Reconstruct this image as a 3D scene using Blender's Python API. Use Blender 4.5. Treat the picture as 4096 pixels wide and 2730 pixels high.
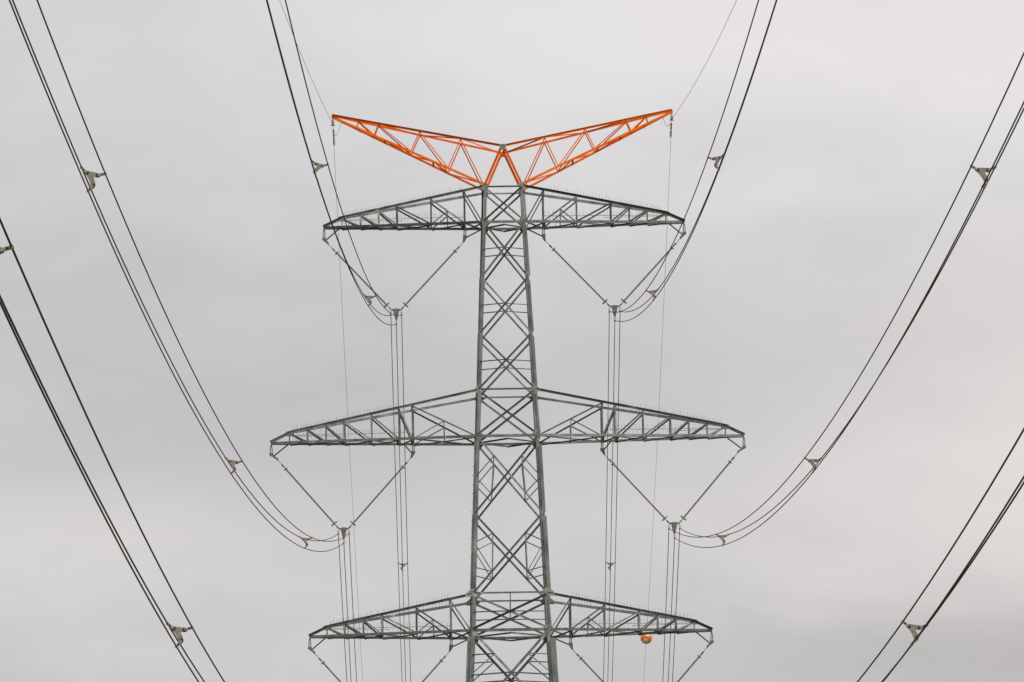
import bpy, bmesh, math, random
from mathutils import Vector, Matrix
R = math.radians
random.seed(7)
for o in list(bpy.data.objects): bpy.data.objects.remove(o)
S = bpy.context.scene
col = S.collection

# ------------------------------------------------------------------ camera
YAW, PITCH, ROLL = R(0.26089), R(9.06342), R(-0.95588)
fwd = Vector((math.sin(YAW)*math.cos(PITCH), math.cos(YAW)*math.cos(PITCH), math.sin(PITCH)))
rt = Vector((math.cos(YAW), -math.sin(YAW), 0))
up = rt.cross(fwd)
r2 = rt*math.cos(ROLL)+up*math.sin(ROLL)
u2 = -rt*math.sin(ROLL)+up*math.cos(ROLL)
cd = bpy.data.cameras.new('camera'); cam = bpy.data.objects.new('camera', cd); col.objects.link(cam)
M = Matrix((r2, u2, -fwd)).transposed().to_4x4(); M.translation = Vector((-0.9058, -261.0, 1.6))
cam.matrix_world = M
cd.lens = 200; cd.sensor_width = 36; cd.sensor_fit = 'HORIZONTAL'
cd.clip_start = 0.5; cd.clip_end = 20000
S.camera = cam

# ------------------------------------------------------------------ sky, sun, exposure
SUN_AZ, SUN_EL = R(138), R(40)          # azimuth clockwise from +Y (the view direction): right and behind the camera
W = bpy.data.worlds.new('World'); S.world = W; W.use_nodes = True
nt = W.node_tree; nt.nodes.clear()
def N(t, kind, **kw):
    n = t.nodes.new(kind)
    for k, v in kw.items(): setattr(n, k, v)
    return n
def math_node(t, op, a, b=None, c=None, clamp=False):
    n = N(t, 'ShaderNodeMath', operation=op, use_clamp=clamp)
    for i, v in enumerate((a, b, c)):
        if v is None: continue
        if isinstance(v, (int, float)): n.inputs[i].default_value = v
        else: t.links.new(v, n.inputs[i])
    return n.outputs[0]
sky = N(nt, 'ShaderNodeTexSky', sky_type='NISHITA', sun_disc=False, sun_elevation=SUN_EL, sun_rotation=SUN_AZ)
tc = N(nt, 'ShaderNodeTexCoord')
sep = N(nt, 'ShaderNodeSeparateXYZ'); nt.links.new(tc.outputs['Generated'], sep.inputs[0])
zz = math_node(nt, 'MAXIMUM', sep.outputs['Z'], 0.0)
# overcast: brightness rises from the horizon to the zenith; broad cloud banks are set by azimuth and height
mp = N(nt, 'ShaderNodeMapping'); mp.inputs['Scale'].default_value = (1, 1, 2.2); mp.inputs['Location'].default_value = (0.3, 0.2, 0.06)
nt.links.new(tc.outputs['Generated'], mp.inputs[0])
def noise(t, vec, scale, detail, rough, dist=0.0):
    n = N(t, 'ShaderNodeTexNoise'); n.inputs['Scale'].default_value = scale; n.inputs['Detail'].default_value = detail
    n.inputs['Roughness'].default_value = rough; n.inputs['Distortion'].default_value = dist
    t.links.new(vec, n.inputs['Vector']); return n.outputs['Fac']
n1 = noise(nt, mp.outputs[0], 13.0, 3.0, 0.5, 0.2)
n2 = noise(nt, mp.outputs[0], 34.0, 4.0, 0.55, 0.3)
n3 = noise(nt, mp.outputs[0], 5.0, 2.0, 0.5, 0.0)
m1 = math_node(nt, 'SUBTRACT', n1, 0.5); m2 = math_node(nt, 'SUBTRACT', n2, 0.5); m3 = math_node(nt, 'SUBTRACT', n3, 0.5)
U = math_node(nt, 'MULTIPLY_ADD', m1, 0.07, sep.outputs['X'])
VV = math_node(nt, 'ADD', math_node(nt, 'MULTIPLY_ADD', m1, 0.03, zz), math_node(nt, 'MULTIPLY', m2, 0.012))
def sstep(x, a, b):
    n = N(nt, 'ShaderNodeMapRange', interpolation_type='SMOOTHSTEP'); nt.links.new(x, n.inputs['Value'])
    n.inputs['From Min'].default_value = a; n.inputs['From Max'].default_value = b; return n.outputs['Result']
def bank(cu, su, cv, sv):                # soft cloud bank round azimuth cu, height cv
    a = math_node(nt, 'MULTIPLY_ADD', U, 1/su, -cu/su); b = math_node(nt, 'MULTIPLY_ADD', VV, 1/sv, -cv/sv)
    q = math_node(nt, 'ADD', math_node(nt, 'MULTIPLY', a, a), math_node(nt, 'MULTIPLY', b, b))
    return math_node(nt, 'POWER', 2.71828, math_node(nt, 'MULTIPLY', q, -1.0))
grad = math_node(nt, 'MULTIPLY_ADD', sstep(zz, 0.2, 0.9), 1.1, 1.0)
top = math_node(nt, 'MULTIPLY', sstep(VV, 0.150, 0.212), math_node(nt, 'MULTIPLY_ADD', sstep(U, -0.10, 0.03), 0.20, 0.06))
right = bank(0.110, 0.065, 0.131, 0.034)
streak = bank(-0.075, 0.05, 0.124, 0.010)
lum = grad
for term, k in ((top, 1.0), (right, 0.19), (streak, 0.075), (bank(-0.075, 0.055, 0.158, 0.022), -0.07), (bank(-0.045, 0.05, 0.139, 0.010), -0.06),
                (sstep(VV, 0.122, 0.100), -0.05), (bank(0.09, 0.05, 0.098, 0.012), -0.19), (bank(0.085, 0.03, 0.185, 0.03), 0.05), (bank(0.0, 0.06, 0.150, 0.022), -0.035), (m2, 0.13), (m1, 0.12), (m3, 0.12)):
    lum = math_node(nt, 'ADD', lum, math_node(nt, 'MULTIPLY', term, k))
tint = N(nt, 'ShaderNodeMix', data_type='RGBA')
warm = math_node(nt, 'ADD', math_node(nt, 'MULTIPLY', right, 0.6), math_node(nt, 'MULTIPLY', streak, 0.45))
warm = math_node(nt, 'ADD', warm, math_node(nt, 'MULTIPLY_ADD', sep.outputs['X'], 2.2, 0.40))
nt.links.new(math_node(nt, 'ADD', warm, math_node(nt, 'MULTIPLY', m1, 0.8), clamp=True), tint.inputs['Factor'])
tint.inputs['A'].default_value = (0.992, 0.988, 1.008, 1); tint.inputs['B'].default_value = (1.055, 0.985, 0.968, 1)
cloud = N(nt, 'ShaderNodeVectorMath', operation='SCALE'); nt.links.new(tint.outputs['Result'], cloud.inputs[0])
nt.links.new(math_node(nt, 'MULTIPLY', lum, 6.2), cloud.inputs['Scale'])
mix = N(nt, 'ShaderNodeMix', data_type='RGBA'); mix.inputs['Factor'].default_value = 0.97
nt.links.new(sky.outputs[0], mix.inputs['A']); nt.links.new(cloud.outputs[0], mix.inputs['B'])
bg = N(nt, 'ShaderNodeBackground'); bg.inputs['Strength'].default_value = 0.1
nt.links.new(mix.outputs['Result'], bg.inputs['Color'])
wo = N(nt, 'ShaderNodeOutputWorld'); nt.links.new(bg.outputs[0], wo.inputs[0])
sd = bpy.data.lights.new('sun', 'SUN'); sd.energy = 1.5; sd.angle = R(16); sd.color = (1, 0.96, 0.9)
so = bpy.data.objects.new('sun', sd); col.objects.link(so)
sdir = Vector((math.sin(SUN_AZ)*math.cos(SUN_EL), math.cos(SUN_AZ)*math.cos(SUN_EL), math.sin(SUN_EL)))
so.rotation_euler = sdir.to_track_quat('Z', 'Y').to_euler(); so.location = sdir*500
S.view_settings.view_transform = 'Standard'; S.view_settings.look = 'None'
S.view_settings.exposure = 0; S.view_settings.gamma = 1; S.view_settings.use_curve_mapping = False

# ------------------------------------------------------------------ materials
def material(name, c1, c2, scale=6.0, rough=0.6, metal=0.0, c3=None, spot=0.62, detail=6, stretch=(1, 1, 1), vary=0.0, spec=0.25, lo=0.36, hi=0.64):
    m = bpy.data.materials.new(name); m.use_nodes = True; t = m.node_tree
    b = t.nodes['Principled BSDF']
    g = N(t, 'ShaderNodeNewGeometry')
    mpn = N(t, 'ShaderNodeMapping'); mpn.inputs['Scale'].default_value = stretch
    t.links.new(g.outputs['Position'], mpn.inputs[0])
    f = noise(t, mpn.outputs[0], scale, detail, 0.65)
    r = N(t, 'ShaderNodeValToRGB'); t.links.new(f, r.inputs[0])
    r.color_ramp.elements[0].position = lo; r.color_ramp.elements[0].color = (*c1, 1)
    r.color_ramp.elements[1].position = hi; r.color_ramp.elements[1].color = (*c2, 1)
    out = r.outputs[0]
    if c3:
        f2 = noise(t, mpn.outputs[0], scale*0.37, 5, 0.6)
        k = math_node(t, 'MULTIPLY', math_node(t, 'SUBTRACT', f2, spot), 12.0, clamp=True)
        x = N(t, 'ShaderNodeMix', data_type='RGBA'); t.links.new(k, x.inputs['Factor'])
        t.links.new(out, x.inputs['A']); x.inputs['B'].default_value = (*c3, 1); out = x.outputs['Result']
    if vary:
        oi = N(t, 'ShaderNodeObjectInfo')
        hs = N(t, 'ShaderNodeHueSaturation'); t.links.new(out, hs.inputs['Color'])
        t.links.new(math_node(t, 'MULTIPLY_ADD', oi.outputs['Random'], vary, 1-vary*.45), hs.inputs['Value'])
        if vary > .4: t.links.new(math_node(t, 'MULTIPLY_ADD', oi.outputs['Random'], -0.5, 1.1), hs.inputs['Saturation'])
        out = hs.outputs[0]
    t.links.new(out, b.inputs['Base Color'])
    b.inputs['Specular IOR Level'].default_value = spec; b.inputs['Roughness'].default_value = rough; b.inputs['Metallic'].default_value = metal
    return m
STEEL = material('weathered_green_steel', (0.058, 0.074, 0.070), (0.21, 0.235, 0.222), 2.6, 0.6, 0.0, (0.38, 0.38, 0.34), 0.62, vary=1.3, detail=3, lo=.3, hi=.72)
STEEL_LEG = material('leg_steel', (0.105, 0.128, 0.120), (0.27, 0.295, 0.275), 2.2, 0.6, 0.0, (0.36, 0.36, 0.33), 0.62, detail=3, lo=.3, hi=.72, stretch=(1, 1, .5))
STEEL_PLATE = material('weathered_plate_steel', (0.13, 0.15, 0.13), (0.33, 0.34, 0.29), 9, 0.55, 0.0, (0.44, 0.43, 0.38), 0.58, vary=0.35)
BOLT = material('dark_bolt_steel', (0.05, 0.05, 0.05), (0.10, 0.10, 0.09), 20, 0.6)
ORANGE = material('orange_warning_paint', (0.68, 0.105, 0.001), (0.84, 0.16, 0.002), 3, 0.6, 0.0, (0.60, 0.15, 0.02), 0.62, vary=0.36, spec=0.08)
ALU = material('dull_conductor_aluminium', (0.075, 0.066, 0.05), (0.13, 0.117, 0.098), 3, 0.8, 0.0, spec=0.0)
SPACER = material('brown_grey_cast_aluminium', (0.20, 0.168, 0.142), (0.33, 0.282, 0.243), 14, 0.6, 0.0)
CAST = material('pale_cast_fitting', (0.24, 0.205, 0.172), (0.40, 0.348, 0.30), 20, 0.5, 0.0)
YOKE = material('dark_galvanised_yoke', (0.10, 0.10, 0.095), (0.20, 0.19, 0.18), 9, 0.5, 0.0)
SHED = material('brown_insulator_glaze', (0.075, 0.046, 0.034), (0.14, 0.09, 0.07), 12, 0.4, 0.0)
RING = material('green_grey_ring', (0.16, 0.20, 0.18), (0.30, 0.34, 0.31), 14, 0.4, 0.0)
RUBBER = material('black_rubber_bush', (0.015, 0.015, 0.015), (0.03, 0.03, 0.03), 20, 0.7)
WIRE = material('thin_steel_wire', (0.09, 0.085, 0.08), (0.16, 0.15, 0.145), 5, 0.7, 0.0)
BALL_O = material('ball_orange', (0.72, 0.13, 0.006), (0.82, 0.19, 0.01), 5, 0.4)
BALL_W = material('ball_white', (0.58, 0.55, 0.47), (0.72, 0.69, 0.60), 5, 0.4)
GRASS = material('meadow_grass', (0.05, 0.085, 0.025), (0.12, 0.14, 0.05), 0.08, 0.9)
MOUNT = material('concrete_footing', (0.26, 0.25, 0.23), (0.38, 0.37, 0.34), 2, 0.85)

# ------------------------------------------------------------------ mesh helpers
def V(*a): return Vector(a if len(a) > 1 else a[0])
class MB:
    def __init__(s): s.v = []; s.f = []; s.m = []; s.sm = []
    def add(s, vs, fs, mi=0, smooth=False):
        b = len(s.v); s.v += [tuple(p) for p in vs]; s.f += [tuple(i+b for i in f) for f in fs]
        s.m += [mi]*len(fs); s.sm += [smooth]*len(fs)
    def prism(s, prof, p0, p1, ux, uy, mi=0):          # profile in (ux, uy) swept from p0 to p1
        n = len(prof); vs = [p+ux*a+uy*b for p in (p0, p1) for a, b in prof]
        fs = [(i, (i+1) % n, n+(i+1) % n, n+i) for i in range(n)]+[tuple(range(n))[::-1], tuple(range(n, 2*n))]
        s.add(vs, fs, mi)
    def box(s, c, dx, dy, dz, ax=None, mi=0):
        X, Y, Z = ax or (V(1, 0, 0), V(0, 1, 0), V(0, 0, 1))
        s.prism([(-dx/2, -dy/2), (dx/2, -dy/2), (dx/2, dy/2), (-dx/2, dy/2)], c-Z*dz/2, c+Z*dz/2, X, Y, mi)
    def tube(s, pts, r, n=8, mi=0, caps=True, smooth=True):
        pts = [V(p) for p in pts]; rs = r if isinstance(r, (list, tuple)) else [r]*len(pts)
        vs = []; ref = None
        for i, p in enumerate(pts):
            d = (pts[min(i+1, len(pts)-1)]-pts[max(i-1, 0)]).normalized()
            if ref is None:
                ref = V(0, 0, 1) if abs(d.z) < 0.9 else V(1, 0, 0)
            a = (ref-d*ref.dot(d)).normalized(); b = d.cross(a); ref = a
            vs += [p+(a*math.cos(2*math.pi*k/n)+b*math.sin(2*math.pi*k/n))*rs[i] for k in range(n)]
        fs = [(i*n+k, i*n+(k+1) % n, (i+1)*n+(k+1) % n, (i+1)*n+k) for i in range(len(pts)-1) for k in range(n)]
        s.add(vs, fs, mi, smooth)
        if caps: s.add(vs[:n], [tuple(range(n))[::-1]], mi); s.add(vs[-n:], [tuple(range(n))], mi)
    def torus(s, c, axis, Rr, r, n=24, k=8, mi=0):
        axis = axis.normalized(); a = axis.orthogonal().normalized(); b = axis.cross(a); vs = []
        for i in range(n):
            t = 2*math.pi*i/n; d = a*math.cos(t)+b*math.sin(t)
            vs += [c+d*(Rr+r*math.cos(2*math.pi*j/k))+axis*r*math.sin(2*math.pi*j/k) for j in range(k)]
        s.add(vs, [(i*k+j, ((i+1) % n)*k+j, ((i+1) % n)*k+(j+1) % k, i*k+(j+1) % k) for i in range(n) for j in range(k)], mi, True)
    def build(s, name, mats, parent=None):
        me = bpy.data.meshes.new(name); me.from_pydata(s.v, [], s.f)
        for m in (mats if isinstance(mats, (list, tuple)) else [mats]): me.materials.append(m)
        for p, mi, sm in zip(me.polygons, s.m, s.sm): p.material_index = mi; p.use_smooth = sm
        bm = bmesh.new(); bm.from_mesh(me); bmesh.ops.recalc_face_normals(bm, faces=bm.faces); bm.to_mesh(me); bm.free()
        o = bpy.data.objects.new(name, me); col.objects.link(o)
        if parent is not None:
            o.parent = parent
            o.matrix_parent_inverse = Matrix.Translation(parent_loc(parent)).inverted()
        return o
def parent_loc(o):
    l = V(o.location)
    return l
def tag(o, label, cat, group=None, kind=None):
    if label: o['label'] = label
    if cat: o['category'] = cat
    if group: o['group'] = group
    if kind: o['kind'] = kind
    return o
def empty(name, loc=(0, 0, 0), parent=None):
    o = bpy.data.objects.new(name, None); col.objects.link(o); o.location = loc; o.empty_display_size = 0.2
    if parent is not None:
        o.parent = parent; o.matrix_parent_inverse = Matrix.Translation(parent_loc(parent)).inverted()
    return o
_eps = [0]
def eps():
    _eps[0] = (_eps[0]+1) % 23
    return _eps[0]*0.00035
def lbar(mb, p0, p1, n, w=0.09, w2=None, t=0.011, edge=1, sgn=-1, off=0.0, cut=0.0):
    """steel angle from p0 to p1: main flange in the plane with outward normal n, second flange at its upper (edge=1)
    or lower (edge=-1) side, pointing inward (sgn=-1) or outward (sgn=1)"""
    d = (p1-p0).normalized(); n = (n-d*n.dot(d)).normalized(); sv = d.cross(n)
    if sv.z < -1e-3 or (abs(sv.z) <= 1e-3 and sv.x < 0): sv = -sv
    w2 = w2 or w; e = edge; o = (off+eps())*sgn
    p0 = p0+d*cut; p1 = p1-d*cut
    prof = [(-e*w/2, 0), (e*w/2, 0), (e*w/2, sgn*w2), (e*(w/2-t), sgn*w2), (e*(w/2-t), sgn*t), (-e*w/2, sgn*t)]
    mb.prism(prof, p0+n*o, p1+n*o, sv, n)
def member(name, p0, p1, n, parent, mat=None, **kw):
    mb = MB(); lbar(mb, p0, p1, n, **kw); return mb.build(name, mat or STEEL, parent)
def plate(mb, poly, c, ux, uy, th, bolts=(), bolt_mi=1, br=0.017):
    n = ux.cross(uy)
    if n.y > 0.3: n = -n
    vs = [c+ux*a+uy*b for a, b in poly]; k = len(poly)
    mb.add([v for v in vs]+[v+n*th for v in vs],
           [tuple(range(k)), tuple(range(k, 2*k))]+[(i, (i+1) % k, k+(i+1) % k, k+i) for i in range(k)])
    for a, b in bolts:
        p = c+ux*a+uy*b+n*th
        mb.prism([(br*math.cos(q*math.pi/3), br*math.sin(q*math.pi/3)) for q in range(6)], p+n*0.0005, p+n*0.02, ux, uy, bolt_mi)

# ------------------------------------------------------------------ ground
g = MB(); n = 48
g.add([(0, 0, 0)]+[(6000*math.cos(2*math.pi*i/n), 6000*math.sin(2*math.pi*i/n), 0) for i in range(n)], [(0, 1+i, 1+(i+1) % n) for i in range(n)])
gr = g.build('ground', GRASS); gr['kind'] = 'structure'

# ------------------------------------------------------------------ tower body
LV = [(50.40, 0.905), (48.71, 0.965), (40.77, 1.320), (38.61, 1.425), (31.25, 1.72), (29.58, 1.785), (0.25, 3.35)]
T1, T2, M1, M2, L1, L2 = [z for z, _ in LV[:6]]
def hw(z):
    for (z0, w0), (z1, w1) in zip(LV, LV[1:]):
        if z >= z1: return w0+(w1-w0)*(z0-z)/(z0-z1)
    return LV[-1][1]
tower = empty('transmission_tower', (0, 0, 0))
tag(tower, 'grey green steel lattice pylon with three pairs of arms under an orange V top', 'pylon')
def rotz(p, k):
    x, y, z = p
    for _ in range(k % 4): x, y = -y, x
    return V(x, y, z)
def FP(k, x, z): return rotz((x, -hw(z), z), k)
FN = [rotz((0, -1, 0), k) for k in range(4)]
Zj = [T2, 46.07, 43.42, M1]              # joints of the upper shaft
Zm = 34.98                               # joint of the middle shaft
Zb = 25.35                               # joint below the lowest arms
# legs: star section of an inner and an outer angle
def leg_mesh(sx, sy):
    mb = MB(); ux, uy = V(sx, 0, 0), V(0, sy, 0)
    def seg(z0, z1, x0, x1, y0, y1, mi=0):
        a = V(sx*hw(z0), sy*hw(z0), z0); b = V(sx*hw(z1), sy*hw(z1), z1)
        mb.prism([(x0, y0), (x1, y0), (x1, y1), (x0, y1)], a, b, ux, uy, mi)
    secs = [(T1+0.12, T2-0.1, .13, .0), (T2-0.1, Zj[1], .12, .05), (Zj[1], Zj[2], .12, .065), (Zj[2], M1, .125, .08),
            (M1, M2-0.25, .135, .055), (M2-0.25, Zm, .13, .10), (Zm, L1, .13, .125), (L1, L2-0.25, .15, .055), (L2-0.25, Zb, .15, .19), (Zb, 0.25, .17, .2)]
    for i, (z0, z1, a, b) in enumerate(secs):
        seg(z0, z1+0.001*(i % 2), -a, 0, -0.02-0.0007*i, 0-0.0007*i)
        seg(z0, z1, -0.02-0.0006*i, -0.0006*i, -a, -0.022-0.0007*i)
        if b:
            b *= (1.25 if sx > 0 else 1.0)
            g0 = 0.16 if (sx > 0 and z0 not in (T2-0.1,)) else 0.02
            g1 = 0.05 if sx > 0 else 0.0
            seg(z0-g0, z1+g1, 0.003, b, -0.05-0.0005*i, -0.032-0.0005*i)
            seg(z0-g0-0.1, z1+g1+0.28, -0.012, 0.004, 0.02, 0.02+b*0.55)
    for z0 in (Zj[1], Zj[2], M1+0.2, Zm, L1+0.2):      # splice bolts
        for j in range(5):
            for q in (-0.04, -0.09):
                zc = z0+0.14+0.11*j; p = V(sx*(hw(zc)+q), sy*(hw(zc)+0.0005), zc)
                mb.prism([(0.016*math.cos(t*math.pi/3), 0.016*math.sin(t*math.pi/3)) for t in range(6)], p, p+uy*0.02, V(1, 0, 0), V(0, 0, 1), 1)
    if sx < 0 and sy < 0:                               # climbing bolts
        z = 4.0
        while z < 50:
            p = V(-hw(z)-0.0, -hw(z)+0.06, z); mb.tube([p, p+V(-0.11-0.07*(z < 38), 0, 0)], 0.011, 5); z += 0.42
    return mb
for sx in (-1, 1):
    for sy in (-1, 1):
        leg_mesh(sx, sy).build('leg', [STEEL_LEG, BOLT], tower)
def X_panel(k, z0, z1, w, parent, inset=0.05):
    x0, x1 = hw(z0), hw(z1)
    member('diagonal_brace', FP(k, -x0+inset, z0-0.06), FP(k, x1-inset, z1+0.06), FN[k], parent, w=w, edge=1, sgn=-1, off=0.024)
    member('diagonal_brace', FP(k, x0-inset, z0-0.06), FP(k, -x1+inset, z1+0.06), FN[k], parent, w=w, edge=1, sgn=1, off=0.014)
def cross_z(z0, z1):
    return z0-(z0-z1)*hw(z0)/(hw(z0)+hw(z1))
def dz(z0, z1, z):                       # |x| of the '\' diagonal at height z, measured from the left leg
    t = (z0-z)/(z0-z1); return -hw(z0)+t*(hw(z0)+hw(z1))
def face(k, parent):
    nn = FN[k]
    def mem(nm, a, b, **kw): return member(nm, FP(k, *a), FP(k, *b), nn, parent, **kw)
    X_panel(k, T1, T2, .085, parent)
    for a, b in zip(Zj, Zj[1:]):
        X_panel(k, a, b, .085, parent); zc = cross_z(a, b)
        for s in (-1, 1):
            mem('horizontal_strut', (s*(hw(zc)-0.03), zc-0.07), (s*0.02, zc+0.02), w=.045, edge=1, sgn=1 if s < 0 else -1, off=.03)
    X_panel(k, M1, M2, .095, parent)
    X_panel(k, M2, Zm, .09, parent); X_panel(k, Zm, L1, .095, parent)
    X_panel(k, L1, L2, .10, parent); X_panel(k, L2, Zb, .115, parent)
    # beams
    for z, w, g_, nm in ((T1-0.02, .07, -1, 'horizontal_beam'), (T2, .11, -1, 'horizontal_beam'), (M1+0.03, .075, -1, 'horizontal_beam'),
                         (M2, .115, -1, 'horizontal_beam'), (L1+0.05, .075, -1, 'horizontal_beam'), (L2, .125, -1, 'horizontal_beam')):
        x = hw(z)-(0.06 if w > .1 else 0.12)
        mb = MB(); lbar(mb, FP(k, -x, z), FP(k, x, z), nn, w=w, edge=-1, sgn=-1, off=-0.020)
        mb.build(nm, STEEL, parent)
    # secondary bracing of the middle shaft
    za, zb_, zl = 37.66, 35.92, 36.67
    for s in (-1, 1):
        xa = -dz(M2, Zm, za)*s*-1; xb = abs(dz(M2, Zm, M2-(zb_-Zm)*1.0))*s
        xa = s*abs(dz(M2, Zm, za)); xb = s*abs(dz(Zm, M2, zb_)) if False else s*(hw(Zm)-(zb_-Zm)/(M2-Zm)*(hw(M2)+hw(Zm)))
        g_ = 1 if s > 0 else -1
        mem('secondary_strut', (xa, za), (xb, zb_), w=.05, sgn=-1, off=.03)
        mem('secondary_strut', (xa, za), (s*(hw(zl)-.05), zl+.06), w=.045, sgn=-g_, off=.03)
        mem('secondary_strut', (s*(hw(zl)-.05), zl-.05), (xb, zb_), w=.045, sgn=g_, off=.03)
        z1, z2, l1, l2 = 34.05, 32.28, 33.66, 32.5
        x1 = s*abs(dz(Zm, L1, z1)); x2 = s*(hw(L1)-(z2-L1)/(Zm-L1)*(hw(Zm)+hw(L1)))
        mem('secondary_strut', (x1, z1), (x2, z2), w=.05, sgn=-1, off=.03)
        mem('secondary_strut', (x1, z1), (s*(hw(l1)-.05), l1), w=.045, sgn=g_, off=.03)
        mem('secondary_strut', (s*(hw(l1)-.05), l1-.08), (x2, z2), w=.045, sgn=-1, off=.034)
        mem('secondary_strut', (s*(hw(l2)-.05), l2), (x2, z2), w=.045, sgn=g_, off=.038)
        zc = cross_z(L1, L2)
        mem('horizontal_strut', (s*(hw(zc)-.05), zc-.02), (s*.02, zc+.01), w=.05, sgn=1 if s < 0 else -1, off=.03)
        zc = cross_z(L2, Zb); z3 = 28.46; x3 = s*abs(dz(L2, Zb, z3))
        mem('horizontal_strut', (s*(hw(z3)-.05), z3-.03), (x3, z3+.02), w=.05, sgn=1 if s < 0 else -1, off=.03)
        mem('secondary_strut', (x3, z3), (s*(hw(zc)-.05), zc-.05), w=.05, sgn=-1, off=.03)
        mem('horizontal_strut', (s*(hw(zc)-.05), zc-.1), (s*.02, zc+.02), w=.06, sgn=1 if s < 0 else -1, off=.034)
    zc = cross_z(L1, L2)
    mem('post', (0, L1), (0, zc+.02), w=.05, sgn=-1, off=.03)
    # gussets
    e1 = rotz((1, 0, 0), k); ez = V(0, 0, 1)
    def gus(z, s, poly, bolts):
        mb = MB(); c = FP(k, s*hw(z), z)+nn*(0.0012+eps()*0.3)
        n0 = e1.cross(ez)
        vs = [c+e1*(a*-s)+ez*b for a, b in poly]; kk = len(poly)
        mb.add(vs+[v+nn*.011 for v in vs], [tuple(range(kk)), tuple(range(kk, 2*kk))]+[(i, (i+1) % kk, kk+(i+1) % kk, kk+i) for i in range(kk)])
        for a, b in bolts:
            p = c+e1*(a*-s)+ez*b+nn*.0115
            mb.prism([(.017*math.cos(q*math.pi/3), .017*math.sin(q*math.pi/3)) for q in range(6)], p, p+nn*.02, e1, ez, 1)
        mb.build('gusset_plate', [STEEL_PLATE, BOLT], parent)
    for s in (-1, 1):
        gus(T1, s, [(-.02, .16), (.14, .14), (.22, .03), (.17, -.12), (.07, -.22), (-.08, -.17), (-.15, -.05), (-.12, .08)], [(.02, .08), (.1, .06), (.02, -.05), (.1, -.06), (.04, -.14), (-.07, .0)])
        gus(T2, s, [(-.06, -.06), (-.06, .06), (.06, .25), (.12, .27), (.25, .08), (.25, -.05), (.14, -.2), (.0, -.2)], [(.0, .0), (.06, .0), (.12, .0), (.18, .0), (.06, .12), (.04, -.12), (.1, -.12)])
        gus(M1, s, [(-.22, .0), (-.1, .1), (.0, .17), (.1, .1), (.3, .06), (.33, .0), (.2, -.12), (.1, -.2), (-.02, -.21), (-.22, -.06)], [(-.15, -.01), (-.09, .0), (.04, .1), (.05, .03), (.05, -.05), (.16, .03), (.22, .03), (.27, .03), (.05, -.13)])
        gus(M2, s, [(-.04, -.06), (-.04, .06), (.05, .26), (.12, .28), (.28, .08), (.28, -.05), (.14, -.26), (.02, -.26)], [(.02, .0), (.08, .0), (.14, .0), (.2, .0), (.25, .0), (.07, .13), (.06, -.13), (.1, -.2)])
        gus(L1, s, [(-.33, -.04), (-.33, .02), (-.1, .2), (.02, .25), (.12, .2), (.34, .03), (.3, -.05), (.18, -.14), (-.33, -.14)], [(-.25, -.01), (-.2, .0), (-.15, .01), (.03, .15), (.05, .06), (.05, -.04), (.16, .03), (.22, .04), (.28, .05)])
        gus(L2, s, [(-.03, -.08), (-.03, .08), (.08, .2), (.14, .2), (.28, .08), (.28, -.28), (.03, -.28)], [(.03, .0), (.1, .0), (.16, .0), (.22, .0), (.06, .12), (.06, -.2), (.14, -.2)])
        for z in Zj[1:3]+[Zm]:
            gus(z, s, [(-.01, .1), (.13, .1), (.15, 0), (.13, -.1), (-.01, -.1)], [(.03, .05), (.09, .05), (.03, -.05), (.09, -.05)])
for k in (0, 2): face(k, tower)
for k in (1, 3):                                       # faces seen edge on
    mb = MB()
    for a, b in [(T1, T2)]+list(zip(Zj, Zj[1:]))+[(M1, M2), (M2, Zm), (Zm, L1), (L1, L2), (L2, Zb)]:
        x0, x1 = hw(a), hw(b)
        lbar(mb, FP(k, -x0+.05, a-.06), FP(k, x1-.05, b+.06), FN[k], w=.085, sgn=-1, off=.024)
        lbar(mb, FP(k, x0-.05, a-.06), FP(k, -x1+.05, b+.06), FN[k], w=.085, sgn=1, off=.014)
    for z in (T1, T2, M1, M2, L1, L2):
        lbar(mb, FP(k, -hw(z)+.1, z), FP(k, hw(z)-.1, z), FN[k], w=.09, edge=-1, sgn=-1, off=.03)
    mb.build('side_bracing', STEEL, tower)
# body below the picture, down to the ground
mb = MB(); zs = [Zb, 20.0, 14.0, 7.5, 0.4]
for k in range(4):
    for a, b in zip(zs, zs[1:]):
        lbar(mb, FP(k, -hw(a), a), FP(k, hw(b), b), FN[k], w=.12, sgn=-1, off=.024)
        lbar(mb, FP(k, hw(a), a), FP(k, -hw(b), b), FN[k], w=.12, sgn=1, off=.014)
        lbar(mb, FP(k, -hw(b), b), FP(k, hw(b), b), FN[k], w=.1, edge=-1, sgn=-1, off=.04)
mb.build('lower_bracing', STEEL, tower)
for sx in (-1, 1):
    for sy in (-1, 1):
        f = MB(); c = V(sx*hw(.25), sy*hw(.25), .12); f.prism([(-.45, -.45), (.45, -.45), (.45, .45), (-.45, .45)], c-V(0, 0, .12), c+V(0, 0, .14), V(1, 0, 0), V(0, 1, 0)); f.build('footing', MOUNT, tower)
# horizontal frames inside the shaft at arm level
for z in (T2, M2, L2):
    w = hw(z)-.05
    for (a, b) in (((0, -w), (w, 0)), ((w, 0), (0, w)), ((0, w), (-w, 0)), ((-w, 0), (0, -w))):
        member('plan_brace', V(a[0], a[1], z-.10), V(b[0], b[1], z-.10), V(0, 0, 1), tower, w=.07, sgn=-1)

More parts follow.
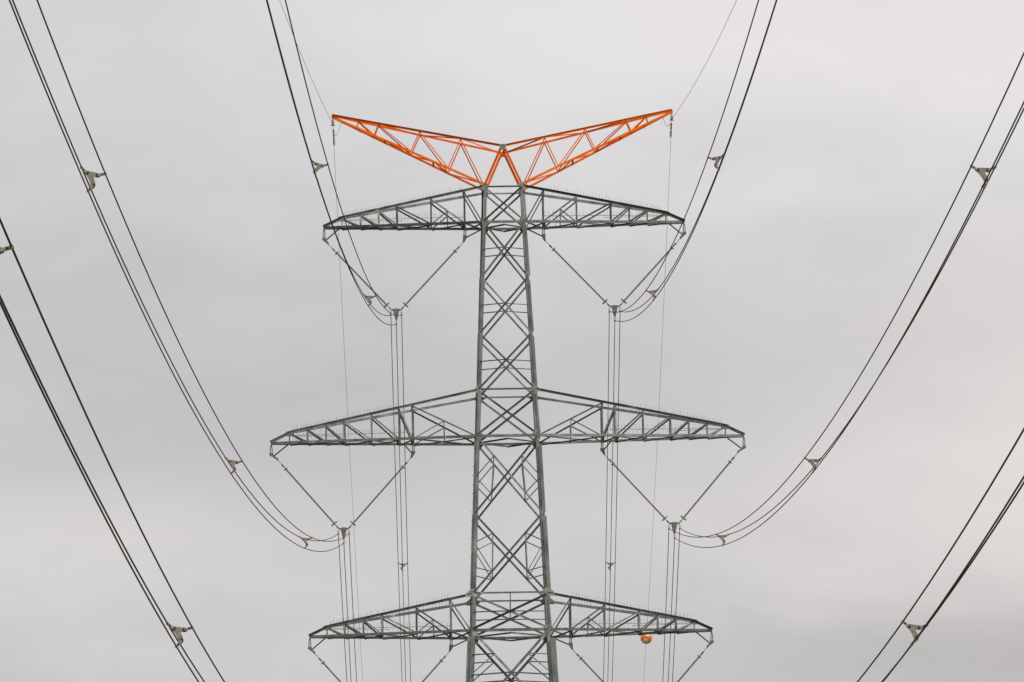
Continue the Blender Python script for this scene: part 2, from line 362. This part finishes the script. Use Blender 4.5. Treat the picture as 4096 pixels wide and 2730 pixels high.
# ------------------------------------------------------------------ cross arms
ARMS = {'upper': dict(zt=T1, zl=T2, tip=8.41, knee=(7.55, 49.17), posts=[1.83, 3.39, 4.98, 5.84, 6.68], inner=1.83, red=(3.39, 1.83), strong=(1.83, 4.98), holes=(8.22, 1.88), strut=-1),
        'middle': dict(zt=M1, zl=M2, tip=10.97, knee=(10.1, 39.10), posts=[4.376, 5.0, 6.29, 7.55, 8.41, 9.26], inner=4.376, red=(4.376, None), strong=(4.376, 5.0, 7.55), holes=(10.68, 4.46), strut=1),
        'lower': dict(zt=L1, zl=L2, tip=9.28, knee=(8.46, 30.03), posts=[2.75, 4.33, 5.92, 6.78, 7.64], inner=2.75, red=(4.33, 2.75), strong=(2.75, 5.92), holes=(9.06, 2.81), strut=-1)}
def spikes(parent, a, b, h=0.2, step=0.15, base=True, lean=0.0):
    mb = MB(); L = (b-a).length; d = (b-a)/L; x = 0.05
    segs = max(1, round(L/1.25)); sl = L/segs
    if base:
        mb.box(a+d*(L/2)+V(0, 0, .006), L, .03, .012, (d, V(0, 1, 0), V(0, 0, 1)))
    else:
        mb.tube([a, b], .009, 5)
    while x < L:
        p = a+d*x; q = V(random.gauss(lean, .018), random.gauss(0, .03), h*random.uniform(.85, 1.08))
        if random.random() < .05: q.x += random.choice((-1, 1))*.1
        if random.random() > .03: mb.tube([p, p+q], .0055, 4, caps=False, smooth=False)
        x += step*random.uniform(.88, 1.12)
    mb.build('spike_strip', STEEL, parent)
def hanger(parent, X, z, s, hx, sx_, inner):
    """bars and plate under the arm at |x| = X; the string hangs from its lower hole at |x| = hx"""
    mb = MB(); c = s*X
    if not inner:
        mb.tube([V(c, 0, z-.06), V(c, 0, z-.2)], .022, 8); mb.torus(V(c, 0, z-.13), V(0, 1, 0), .035, .014, 14, 6)
    for q in (-.04, .04):
        mb.box(V(c+q, q*.3, z-.36 if not inner else z-.3), .045, .03, .34 if not inner else .6)
    px = s*hx-c
    mb.prism([(-.085, .0), (.085, .0), (.095*1, -.09), (px+.05, -.27), (px-.05, -.27), (-.095, -.09)], V(c, -.06, z-.46), V(c, -.018, z-.46), V(1, 0, 0), V(0, 0, 1))
    mb.prism([(-.085, .0), (.085, .0), (.095*1, -.09), (px+.05, -.27), (px-.05, -.27), (-.095, -.09)], V(c, .018, z-.46), V(c, .06, z-.46), V(1, 0, 0), V(0, 0, 1))
    mb.box(V(s*hx, 0, z-.72), .06, .05, .1)
    mb.tube([V(s*hx, -.075, z-.74), V(s*hx, .075, z-.74)], .018, 6)
    mb.build('hanger_bracket', YOKE, parent)
    st = MB(); e = V(s*sx_[0], 0, sx_[1])
    lbar(st, V(c+px*.4, 0, z-.6), e, V(0, -1, 0), w=.055, sgn=1)
    st.build('hanger_strut', STEEL, parent)
def arm(kind, s):
    A = ARMS[kind]; zt, zl, tip = A['zt'], A['zl'], A['tip']; kx, kz = A['knee']
    wl, wt = hw(zl), hw(zt); te = .10
    def yl(x): return wl+(te-wl)*(x-wl)/(tip-wl)
    def yt(x): return wt+(te-wt)*(x-wt)/(kx-wt) if x < kx else te
    def ztop(x): return zt+(kz-zt)*(x-wt)/(kx-wt)
    def Lp(x, f): return V(s*x, f*yl(x), zl)
    def Tp(x, f): return V(s*x, f*yt(x), ztop(x))
    mb = MB()
    for f in (-1, 1):                                  # lower chords
        lbar(mb, Lp(wl+.02, f), Lp(tip-.01, f), V(0, f, 0), w=.12, w2=.09, edge=-1, sgn=-1)
    mb.box(V(s*(tip-.06), 0, zl), .12, 2*te-.03, .1)
    root = mb.build('cross_arm', STEEL, tower)
    fdark = (s > 0 and kind == 'upper')
    for f in (-1, 1):
        n = V(0, f, 0)
        ps = [x for x in A['posts']]
        # top chord and the sloping end
        tcm = MB(); lbar(tcm, Tp(wt+.02, f), Tp(kx+.1, f), n, w=.115, w2=.075, edge=1, sgn=1)
        tcm.build('top_chord', STEEL, root)
        member('end_strut', V(s*(kx-.1), f*te, kz+.04), V(s*(tip+.02), f*te, zl+.05), n, root, w=.1, edge=1, sgn=1, off=.012)
        knee = MB(); c = V(s*kx, f*(te+.001+eps()), kz-.05)
        plate_n = n
        poly = [(-.17, .08), (-.02, .1), (.16, .1), (.2, .0), (.08, -.1), (-.12, -.1), (-.22, -.02)]
        vs = [c+V(-s*a, 0, b) for a, b in poly]; kk = len(vs)
        knee.add(vs+[v+n*.012 for v in vs], [tuple(range(kk)), tuple(range(kk, 2*kk))]+[(i, (i+1) % kk, kk+(i+1) % kk, kk+i) for i in range(kk)])
        for a, b in ((-.1, .03), (0, .04), (.1, .04), (.05, -.04)):
            p = c+V(-s*a, 0, b)+n*.0125; knee.prism([(.016*math.cos(q*math.pi/3), .016*math.sin(q*math.pi/3)) for q in range(6)], p, p+n*.018, V(1, 0, 0), V(0, 0, 1), 1)
        knee.build('gusset_plate', [STEEL_PLATE, BOLT], root)
        member('post', Lp(kx, f), V(s*kx, f*te, kz-.12), n, root, w=.05, sgn=-1, off=.014)
        dk = (1 if fdark else -1) if f < 0 else (1 if fdark else -1)
        prev = None
        for x in ps:
            st_ = x in A['strong']
            member('post', Lp(x, f), Tp(x, f)-V(0, 0, .03), n, root, w=.085 if st_ else .065, sgn=-1, off=.014)
        nodes = [wl+.02]+ps
        for a, b in zip(nodes, ps+[kx]):
            p0 = Tp(b, f)-V(0, 0, .06) if b != kx else V(s*(kx-.1), f*te, kz-.1)
            member('diagonal_brace', p0, Lp(a+.04, f)+V(0, 0, .02), n, root, w=.07 if b > 2 else .055, sgn=dk, off=.016 if dk > 0 else .026)
        ra, rb = A['red']; rb_ = rb if rb else wl+.02
        xm = (ra+rb_)/2; zd = zl+.02+(ztop(ra)-.08-zl)*.5
        ym = f*(yl(xm)+yt(xm))/2
        if rb: start = Lp(ra-.04, f)
        else: start = Lp(ra-.06, f)
        pm = (Tp(ra, f)-V(0, 0, .06)+Lp(rb_+.04, f))/2
        member('secondary_strut', start, pm, n, root, w=.05, sgn=-1, off=.04)
        member('secondary_strut', pm, Lp(pm.x*s, f), n, root, w=.05, sgn=-1, off=.044)
        # bird spikes along both chords
        x0 = ps[0]+.08 if kind != 'middle' else ps[1]+.08
        spikes(root, Tp(x0, f)+V(0, f*.03, .063), Tp(kx-.12, f)+V(0, f*.03, .063), .2, .15, True, -.01*s)
        spikes(root, Lp(x0, f)+V(0, -f*.03, -.035), Lp(kx-.15, f)+V(0, -f*.03, -.035), .27, .17, False)
    # plan bracing between the lower chords (turned, not mirrored, from side to side)
    ps = [wl+.05]+A['posts']+[kx]
    for i, (a, b) in enumerate(zip(ps, ps[1:])):
        fo = 1 if s < 0 else -1
        member('plan_brace', Lp(b, fo)-V(0, 0, .045), Lp(a, -fo)-V(0, 0, .045), V(0, 0, -1), root, w=.075, w2=.05, sgn=1)
        if i in (0, 2): member('plan_brace', Lp(b, -fo)-V(0, 0, .062), Lp(a, fo)-V(0, 0, .062), V(0, 0, -1), root, w=.065, sgn=-1)
    for x in A['strong']:
        member('cross_strut', Lp(x, -1)-V(0, 0, .05), Lp(x, 1)-V(0, 0, .05), V(s, 0, 0), root, w=.12, w2=.1, sgn=1, edge=1)
        member('cross_strut', Tp(x, -1)-V(0, 0, .04), Tp(x, 1)-V(0, 0, .04), V(s, 0, 0), root, w=.07, sgn=1)
    # hand line with its own spikes
    h = MB(); xa = A['posts'][0] if kind != 'middle' else A['posts'][1]-.3
    a, b = V(s*xa, -.02, zl+.40), V(s*(kx-.12), -.02, zl+.36); h.tube([a, b], .011, 6); h.build('hand_line', STEEL, root)
    h = MB(); a2, b2 = V(s*(xa+(kx-xa)*.5), .1, zl+.3), V(s*(kx-.12), .05, zl+.33); h.tube([a2, b2], .01, 6); h.build('hand_line', STEEL, root)
    spikes(root, a, b, .24, .14, False)
    # hangers
    th, ih = A['holes']
    hanger(root, tip-.02, zl, s, th, (th-.52, zl-.07), False)
    hanger(root, A['inner'], zl, s, ih, (ih+.38, zl-.1) if kind == 'middle' else (wl+.1, zl-.2), True)
for kind in ARMS:
    for s in (-1, 1): arm(kind, s)

# ------------------------------------------------------------------ orange top
TIPX, TIPZ, APZ = 7.94, 54.04, 52.30
peak = empty('warning_peak', (0, 0, T1), tower)
peak['label'] = 'orange painted V shaped top truss'
def peak_arm(s):
    te = .06; w = hw(T1)
    def Tq(x, f): return V(s*x, f*(.88+(te-.88)*x/TIPX), APZ+(TIPZ-APZ)*x/TIPX)
    z0 = 50.52
    def Bq(x, f): return V(s*x, f*(w+(te-w)*(x-w)/(TIPX-w)), z0+(TIPZ-.07-z0)*(x-w)/(TIPX-w))
    for f in (-1, 1):
        n = V(0, f, 0)
        a = MB(); lbar(a, Tq(.1, f), Tq(TIPX+.0, f), n, w=.10, w2=.075, edge=1, sgn=1); a.build('top_chord', ORANGE, peak)
        a = MB(); lbar(a, Bq(w+.02, f), Bq(TIPX-.05, f), n, w=.10, w2=.08, edge=-1, sgn=-1); a.build('bottom_chord', ORANGE, peak)
        tops = [1.96, 3.87, 5.79, 6.73]; bots = [2.57, 4.29, 6.0, 6.8]
        prevb = w+.06
        for x, b in zip(tops, bots):
            member('post', Tq(x, f)-V(0, 0, .03), Bq(b, f), n, peak, ORANGE, w=.05, sgn=-1, off=.014)
            member('diagonal_brace', Tq(x, f)-V(0, 0, .03), Bq(prevb, f)+V(0, 0, .02), n, peak, ORANGE, w=.05, sgn=-1, off=.028)
            prevb = b
        member('apex_leg', V(s*(w-.06), f*w, T1+.1), V(s*.09, f*.88, APZ-.1), n, peak, ORANGE, w=.11, w2=.09, edge=1 if s < 0 else 1, sgn=1 if s < 0 else -1, off=.012)
    for i, x in enumerate((3.2, 5.45, 6.6)):
        member('cross_strut', Bq(x, -1)-V(0, 0, .05), Bq(x, 1)-V(0, 0, .05), V(s, 0, 0), peak, ORANGE, w=.09, sgn=1)
    zz_ = [w, 2.57, 3.2, 4.29, 5.45, 6.6]
    for i, (a, b) in enumerate(zip(zz_, zz_[1:])):
        q = 1 if i % 2 else -1
        member('plan_brace', Bq(a, q)-V(0, 0, .045), Bq(b, -q)-V(0, 0, .045), V(0, 0, -1), peak, ORANGE, w=.06, sgn=-1)
    for x0, x1 in ((1.96, .2), (1.96, 3.87), (5.79, 3.87)):
        member('plan_brace', Tq(x0, -1)+V(0, 0, .02), Tq(x1, 1)+V(0, 0, .02), V(0, 0, 1), peak, ORANGE, w=.055, sgn=-1)
    t = MB(); t.prism([(-.05, .04), (.05, .04), (.06, -.1), (.03, -.19), (-.04, -.16), (-.16, -.08)], V(s*(TIPX-.02), -.02, TIPZ), V(s*(TIPX-.02), .02, TIPZ), V(s, 0, 0), V(0, 0, 1))
    t.build('tip_plate', ORANGE, peak)
for s in (-1, 1): peak_arm(s)
for f in (-1, 1):
    mb = MB(); c = V(0, f*.895, APZ-.02)
    poly = [(-.16, .1), (.16, .1), (.14, -.05), (.1, -.16), (-.1, -.16), (-.14, -.05)]
    vs = [c+V(a, 0, b) for a, b in poly]; kk = 6
    mb.add(vs+[v+V(0, f*.05, 0) for v in vs], [tuple(range(6)), tuple(range(6, 12))]+[(i, (i+1) % 6, 6+(i+1) % 6, 6+i) for i in range(6)])
    for a, b in ((-.09, .03), (0, .04), (.09, .03), (-.06, -.07), (.06, -.07)):
        p = c+V(a, f*.0505, b); mb.prism([(.02*math.cos(q*math.pi/3), .02*math.sin(q*math.pi/3)) for q in range(6)], p, p+V(0, f*.02, 0), V(1, 0, 0), V(0, 0, 1), 1)
    mb.build('apex_plate', [STEEL_PLATE if f < 0 else ORANGE, BOLT], peak)
member('apex_tie', V(0, -.85, APZ-.06), V(0, .85, APZ-.06), V(1, 0, 0), peak, ORANGE, w=.09, sgn=1)

# ------------------------------------------------------------------ insulator strings and yokes
PH = {  # half spacing and height of the bundle at the tower; fits of the two spans: x drift, slope, sag, spacing, twist
 ('upper', -1): dict(X=-5.08, Z=44.41, f=(-.004855, -.172478, .00049355, .4814, .2633), b=(-.0119, -.1725, .000494, .511, .110)),
 ('upper', 1): dict(X=5.08, Z=44.41, f=(.00591, -.173193, .00049905, .4646, -.1859), b=(.01149, -.1732, .000499, .513, .081)),
 ('middle', -1): dict(X=-7.64, Z=34.20, f=(-.008985, -.150547, .00052679, .5013, .2198), b=(-.01495, -.1505, .000527, .490, .141)),
 ('middle', 1): dict(X=7.64, Z=34.20, f=(.012711, -.154905, .00056072, .4961, .0482), b=(.01573, -.1549, .000561, .490, -.0196)),
 ('lower', -1): dict(X=-5.98, Z=25.20, f=(-.006752, -.154632, .000514, .4844, .1364), b=(-.012, -.1546, .000514, .49, .1)),
 ('lower', 1): dict(X=5.98, Z=25.20, f=(.009065, -.159739, .00053967, .4743, .1342), b=(.012, -.1597, .00054, .49, .02))}
SIDE = {-1: 'left', 1: 'right'}
def string(p0, p1, label):
    """long rod insulator from hanger hole p0 to yoke corner p1"""
    root = empty('insulator_string', p0); tag(root, label, 'insulator', 'insulator strings under the arms')
    L = (p1-p0).length; d = (p1-p0)/L; a = d.cross(V(0, 1, 0)).normalized(); b = V(0, 1, 0)
    def at(x): return p0+d*x
    lk = MB()
    lk.tube([at(.0), at(.34)], .014, 6)
    for x, r in ((.03, .03), (.36, .045), (.42, .03), (.47, .038)):
        lk.torus(at(x), b, r*.7, r*.42, 12, 6)
    lk.tube([at(.34), at(.56)], .013, 6); lk.build('link', STEEL, root)
    cap = MB(); cap.tube([at(.54), at(.62), at(.66)], [.03, .04, .045], 10)
    cap.torus(at(.6), d, .085, .018, 16, 6); cap.tube([at(.6)+a*.12, at(.6)-a*.12], .016, 6); cap.build('end_cap', YOKE, root)
    s0, s1 = .66, L-.33; n = int((s1-s0)/.0465); st = (s1-s0)/n
    prof = []
    for i in range(n):
        x = s0+i*st; r = .066 if i % 2 == 0 else .04
        prof += [(x, .022), (x+st*.4, .024), (x+st*.62, r), (x+st*.7, r), (x+st*.97, .024)]
    rod = MB(); m = 10; vs = []
    for x, r in prof: vs += [at(x)+(a*math.cos(2*math.pi*k/m)+b*math.sin(2*math.pi*k/m))*r for k in range(m)]
    rod.add(vs, [(i*m+k, i*m+(k+1) % m, (i+1)*m+(k+1) % m, (i+1)*m+k) for i in range(len(prof)-1) for k in range(m)], 0, False)
    rod.build('ribbed_rod', SHED, root)
    rg = MB(); c = at(L-.30); rg.torus(c, d, .155, .024, 28, 10); rg.tube([c+b*.155, c-b*.155], .012, 6); rg.build('corona_ring', RING, root)
    e = MB(); e.tube([at(L-.34), at(L-.26)], .034, 8); e.tube([at(L-.28), at(L-.0)], .019, 8)
    e.box(at(L-.08), .07, .05, .1, (a, b, d)); e.build('lower_fitting', STEEL, root)
    return root
def yoke(kind, s, ph):
    X, Z = ph['X'], ph['Z']
    root = empty('yoke_plate', (X, 0, Z)); tag(root, f'dark T shaped yoke plate carrying three wires beneath the {kind} {SIDE[s]} arm', 'yoke plate', 'yoke plates at the foot of the V strings')
    zo = Z+.145
    poly = [(-.245, .255), (-.2, .27), (0, .30), (.2, .27), (.245, .255), (.235, .2), (.16, .195), (.125, .15), (.10, .0), (.035, -.27), (-.035, -.27), (-.10, 0), (-.125, .15), (-.16, .195), (-.235, .2)]
    mb = MB(); mb.prism(poly, V(X, -.012, zo), V(X, .012, zo), V(1, 0, 0), V(0, 0, 1)); mb.build('plate', YOKE, root)
    for (ox, oz, hx, hz) in ((-.25, .145, -.225, .38), (.25, .145, .225, .38), (0, -.288, 0, -.11)):
        c = V(X+ox, 0, Z+oz); h = V(X+hx, 0, Z+hz)
        cl = MB()
        cl.tube([h, V(c.x, 0, (h.z+c.z)/2+.03), c+V(0, 0, .09)], .018, 6)
        for q in (-.04, .04): cl.box(c+V(q, 0, .055), .016, .06, .09)
        cl.box(c+V(0, 0, .1), .09, .05, .022); cl.tube([c+V(-.06, 0, .03), c+V(.06, 0, .03)], .014, 6)
        cl.tube([c+V(0, -.16, -.03), c+V(0, -.08, -.004), c+V(0, 0, .0), c+V(0, .08, -.004), c+V(0, .16, -.03)], [.026, .036, .04, .036, .026], 10)
        cl.build('suspension_clamp', CAST, root)
for kind, A in ARMS.items():
    for s in (-1, 1):
        ph = PH[(kind, s)]; z = A['zl']-.75
        yz = ph['Z']+.145+.25
        string(V(s*A['holes'][0], 0, z), V(ph['X']+s*.235, 0, yz), f'brown ribbed insulator string slanting in from the outer tip of the {kind} {SIDE[s]} arm')
        string(V(s*A['holes'][1], 0, z), V(ph['X']-s*.235, 0, yz), f'brown ribbed insulator string slanting out from the inner bracket of the {kind} {SIDE[s]} arm')
        yoke(kind, s, ph)

# ------------------------------------------------------------------ conductors
OFF = {'left': (-.5, .289), 'right': (.5, .289), 'bottom': (0, -.577)}
def cpos(ph, key, w, s):
    kx, a, b, d, th = ph[key]; sg = -1 if key == 'f' else 1
    dd = .5+(d-.5)*min(s/60, 1); t = th*min(s/100, 1.2)
    if w is None: ox = oz = 0
    else: ox, oz = OFF[w]
    return V(ph['X']+kx*s+(ox*math.cos(t)+oz*math.sin(t))*dd, sg*s, ph['Z']+a*s+b*s*s+(oz*math.cos(t)-ox*math.sin(t))*dd)
def srange(L):
    o = []; s = 0
    while s < L: o.append(s); s += .5 if s < 8 else (1.5 if s < 60 else 4)
    return o+[L]
for (kind, s), ph in PH.items():
    for w in ('left', 'right', 'bottom'):
        fr = [cpos(ph, 'f', w, q) for q in srange(330)]; bk = [cpos(ph, 'b', w, q) for q in srange(330)]
        mb = MB(); mb.tube(fr[::-1]+bk[1:], .0165, 8)
        nm = {'left': 'left hand top', 'right': 'right hand top', 'bottom': 'bottom'}[w]
        tag(mb.build('conductor', ALU), f'{nm} wire of the three wire bundle hung from the {kind} {SIDE[s]} arm', 'power line', 'conductors running over the pylon arms')

# ------------------------------------------------------------------ spacers on the bundles
SP_PTS = [(440, 410), (720, 455), (1010, 505), (1095, 550), (1075, 670), (970, 715), (790, 695), (830, 800), (890, 950), (922, 1110), (885, 1220), (790, 1295), (715, 1240), (695, 1080), (640, 930), (560, 770), (450, 620), (365, 520), (375, 430)]
def sp_local(p):                          # drawing coordinates -> local coordinates of a unit spaced bundle
    L_, R_, B_ = (225, 290), (1290, 500), (620, 1390)
    e1 = (R_[0]-L_[0], R_[1]-L_[1]); e2 = (B_[0]-L_[0], B_[1]-L_[1]); q = (p[0]-L_[0], p[1]-L_[1])
    det = e1[0]*e2[1]-e1[1]*e2[0]
    u = (q[0]*e2[1]-q[1]*e2[0])/det; v = (e1[0]*q[1]-e1[1]*q[0])/det
    return (-.5+u*1.0+v*.5, .289-v*.866)
def spacer(ph, key, s, label, mirror=False):
    P = {w: cpos(ph, key, w, s) for w in OFF}
    d = (P['right']-P['left']).length; ex = (P['right']-P['left']).normalized()
    tan = (cpos(ph, key, 'left', s+1)-cpos(ph, key, 'left', s-1)).normalized()
    cen = (P['left']+P['right']+P['bottom'])/3
    ez = (P['left']+P['right'])/2-P['bottom']; ez = (ez-ex*ez.dot(ex)).normalized(); ey = ex.cross(ez)
    root = empty('bundle_spacer', cen); tag(root, label, 'spacer', 'spacers holding the wire bundles apart')
    m = -1 if mirror else 1
    def loc(p): a, b = sp_local(p); return (m*a*d, b*d)
    poly = [loc(p) for p in SP_PTS]
    mb = MB(); mb.prism(poly, cen-ey*.016, cen+ey*.016, ex, ez); mb.build('plate', SPACER, root)
    for w, j, l in (('left', (455, 490), 'left'), ('right', (1000, 590), 'right'), ('bottom', (800, 1130), 'bottom')):
        tgt = w if not mirror else {'left': 'right', 'right': 'left', 'bottom': 'bottom'}[w]
        a, b = loc(j); q = cen+ex*a+ez*b; p = P[tgt]; dr = (p-q).normalized(); sd_ = dr.cross(ey).normalized()
        c = MB(); L = (p-q).length
        for f in (-1, 1):
            c.prism([(-.022, -.006), (.022, -.006), (.022, .006), (-.022, .006)], q+ey*f*.025-dr*.02, q+ey*f*.025+dr*(L*.62), sd_, ey)
        c.torus(q-ey*.034, ey, .026, .010, 14, 6)
        for f in (-1, 1): c.tube([q-dr*.02+ey*f*.0165, q-dr*.02+ey*f*.021], .037, 14, 1, True, False)
        c.tube([q+dr*(L*.55)-ey*.036, q+dr*(L*.55)+ey*.036], .017, 8, 1)
        c.prism([(-.024, -.022), (.024, -.022), (.024, .022), (-.024, .022)], q+dr*(L*.5), p, sd_, ey)
        c.tube([p-tan*.05, p+tan*.05], .031, 8)
        c.build('clamp_arm', [CAST, RUBBER], root)
def sp(kind, s, key, dist, label, mirror=False): spacer(PH[(kind, s)], key, dist, label, mirror)
sp('upper', -1, 'f', 48.5, 'small tan spacer on the upper left wires just before they reach the yoke')
sp('upper', -1, 'f', 102.9, 'tan spacer on the upper left wires beside the orange top', True)
sp('upper', 1, 'f', 49.8, 'small tan spacer on the upper right wires just before they reach the yoke')
sp('upper', 1, 'f', 103.1, 'tan spacer on the upper right wires beside the orange top', True)
sp('middle', -1, 'f', 42.6, 'small tan spacer on the middle left wires where they dip lowest near the yoke')
sp('middle', -1, 'f', 93.7, 'tan spacer halfway along the visible middle left wires')
sp('middle', -1, 'f', 146.2, 'large tan spacer high on the middle left wires near the top left corner')
sp('middle', 1, 'f', 41.0, 'small tan spacer on the middle right wires where they dip lowest near the yoke')
sp('middle', 1, 'f', 92.2, 'tan spacer halfway along the visible middle right wires')
sp('middle', 1, 'f', 144.7, 'large tan spacer high on the middle right wires near the right edge')
sp('lower', -1, 'f', 188.9, 'large tan spacer on the lower left wires cut by the left edge')
sp('lower', -1, 'f', 150.5, 'large tan spacer on the lower left wires near the bottom edge')
sp('lower', 1, 'f', 150.5, 'large tan spacer on the lower right wires near the bottom edge')
sp('upper', -1, 'b', 42.8, 'small tan spacer on the vertical looking wires left of the tower shaft', True)
sp('upper', 1, 'b', 43.3, 'small tan spacer on the vertical looking wires right of the tower shaft', True)

# ------------------------------------------------------------------ earth wires, their fittings and the marker ball
EW = {-1: dict(X=-7.92, Z=53.62, f=(-.018482, -.105399, .00040), b=(-.010786, -.229788, .00040)),
      1: dict(X=7.92, Z=53.62, f=(.011472, -.140702, .00040), b=(.011231, -.170222, .000401))}
def epos(s, key, t):
    e = EW[s]; kx, a, b = e[key]; return V(e['X']+kx*t, (-1 if key == 'f' else 1)*t, e['Z']+a*t+b*t*t)
for s in (-1, 1):
    fr = [epos(s, 'f', q) for q in srange(300)]; bk = [epos(s, 'b', q) for q in srange(330)]
    mb = MB(); mb.tube(fr[::-1]+bk[1:], .0085, 6)
    tag(mb.build('earth_wire', WIRE), f'hair thin earth wire passing the {SIDE[s]} tip of the orange top', 'earth wire', 'earth wires at the orange tips')
    root = empty('earth_wire_fitting', (EW[s]['X'], 0, EW[s]['Z'])); tag(root, f'small metal clamp and links hanging under the {SIDE[s]} orange tip', 'wire clamp', 'earth wire fittings at the orange tips')
    c = V(EW[s]['X'], 0, EW[s]['Z'])
    a = MB(); a.tube([c+V(0, 0, .34), c+V(0, 0, .1)], .015, 6); a.torus(c+V(0, 0, .16), V(0, 1, 0), .04, .014, 14, 6); a.build('shackle', STEEL, root)
    a = MB(); a.box(c+V(0, 0, .03), .12, .18, .14); a.tube([c+V(-.11, -.02, -.05), c+V(.1, -.02, -.07)], .02, 6)
    a.tube([epos(s, 'f', 1.2), epos(s, 'f', .4), c], [.016, .024, .03], 8)
    a.tube([c+V(.09*s*-1, 0, .1), c+V(-.02*s, 0, .1)], .012, 6); a.build('clamp', CAST, root)
    for k, t in enumerate((.55, 1.0, 1.5, 1.9)):
        p0, p1 = epos(s, 'b', t), epos(s, 'b', t+.35)
        a = MB(); a.tube([p0, (p0+p1)/2, p1], [.02, .034, .018], 8)
        dd = (p1-p0).normalized(); a.torus(p1+V(-.02*s, 0, 0), V(0, 1, .1), .04, .013, 14, 6)
        a.tube([p0, p0+V(-.07*s, .1, -.05)], .013, 6); a.build('link', YOKE, root)
    # earthing lead from the clamp to the truss
    j = MB(); st = c+V(-.03*s, .3 if s < 0 else 0, -.1 if s > 0 else -.35); en = V(s*(TIPX-.42), 0, TIPZ-.33)
    pts = []
    for i in range(17):
        t = i/16; p = st.lerp(en, t); p.z -= (.30 if s > 0 else .26)*4*t*(1-t)*(1.0 if s > 0 else (1.6-1.2*t)); pts.append(p)
    j.tube(pts, .009, 6); j.build('earthing_lead', WIRE, root)
# marker ball on the right earth wire, beyond the tower
c = epos(1, 'b', 103.8); ax = (epos(1, 'b', 104.8)-epos(1, 'b', 102.8)).normalized()
root = empty('marker_ball', c); tag(root, 'orange and white aircraft warning ball on the right earth wire', 'warning ball')
bx = V(1, 0, 0); bx = (bx-ax*bx.dot(ax)).normalized(); bz = bx.cross(ax)
if bz.z < 0: bz = -bz
rb = .375
for k in range(4):
    a0 = R(-146+k*(78 if k == 1 else 0)); spans = [(-146, -68), (-68, 34), (34, 112), (112, 214)]
    t0, t1 = R(spans[k][0]), R(spans[k][1]); nu, nv = 14, 22; vs = []
    for i in range(nv+1):
        ph_ = R(5)+R(170)*i/nv
        for q in range(nu+1):
            t = t0+(t1-t0)*(.006+.988*q/nu); rr = rb*(1.0 if k % 2 else .997)
            vs.append(c+ax*(-rr*math.cos(ph_))+(bx*math.cos(t)+bz*math.sin(t))*rr*math.sin(ph_))
    mb = MB(); mb.add(vs, [(i*(nu+1)+q, i*(nu+1)+q+1, (i+1)*(nu+1)+q+1, (i+1)*(nu+1)+q) for i in range(nv) for q in range(nu)], 0, True)
    o = mb.build('panel', BALL_W if k in (0, 2) else BALL_O, root); o['label'] = 'white panel' if k in (0, 2) else 'orange panel'
mb = MB(); mb.tube([c-ax*(rb+.03), c-ax*(rb-.03)], .05, 10); mb.build('collar', BOLT, root)
mb = MB(); mb.tube([c+ax*(rb-.03), c+ax*(rb+.03)], .05, 10); mb.build('collar', BOLT, root)
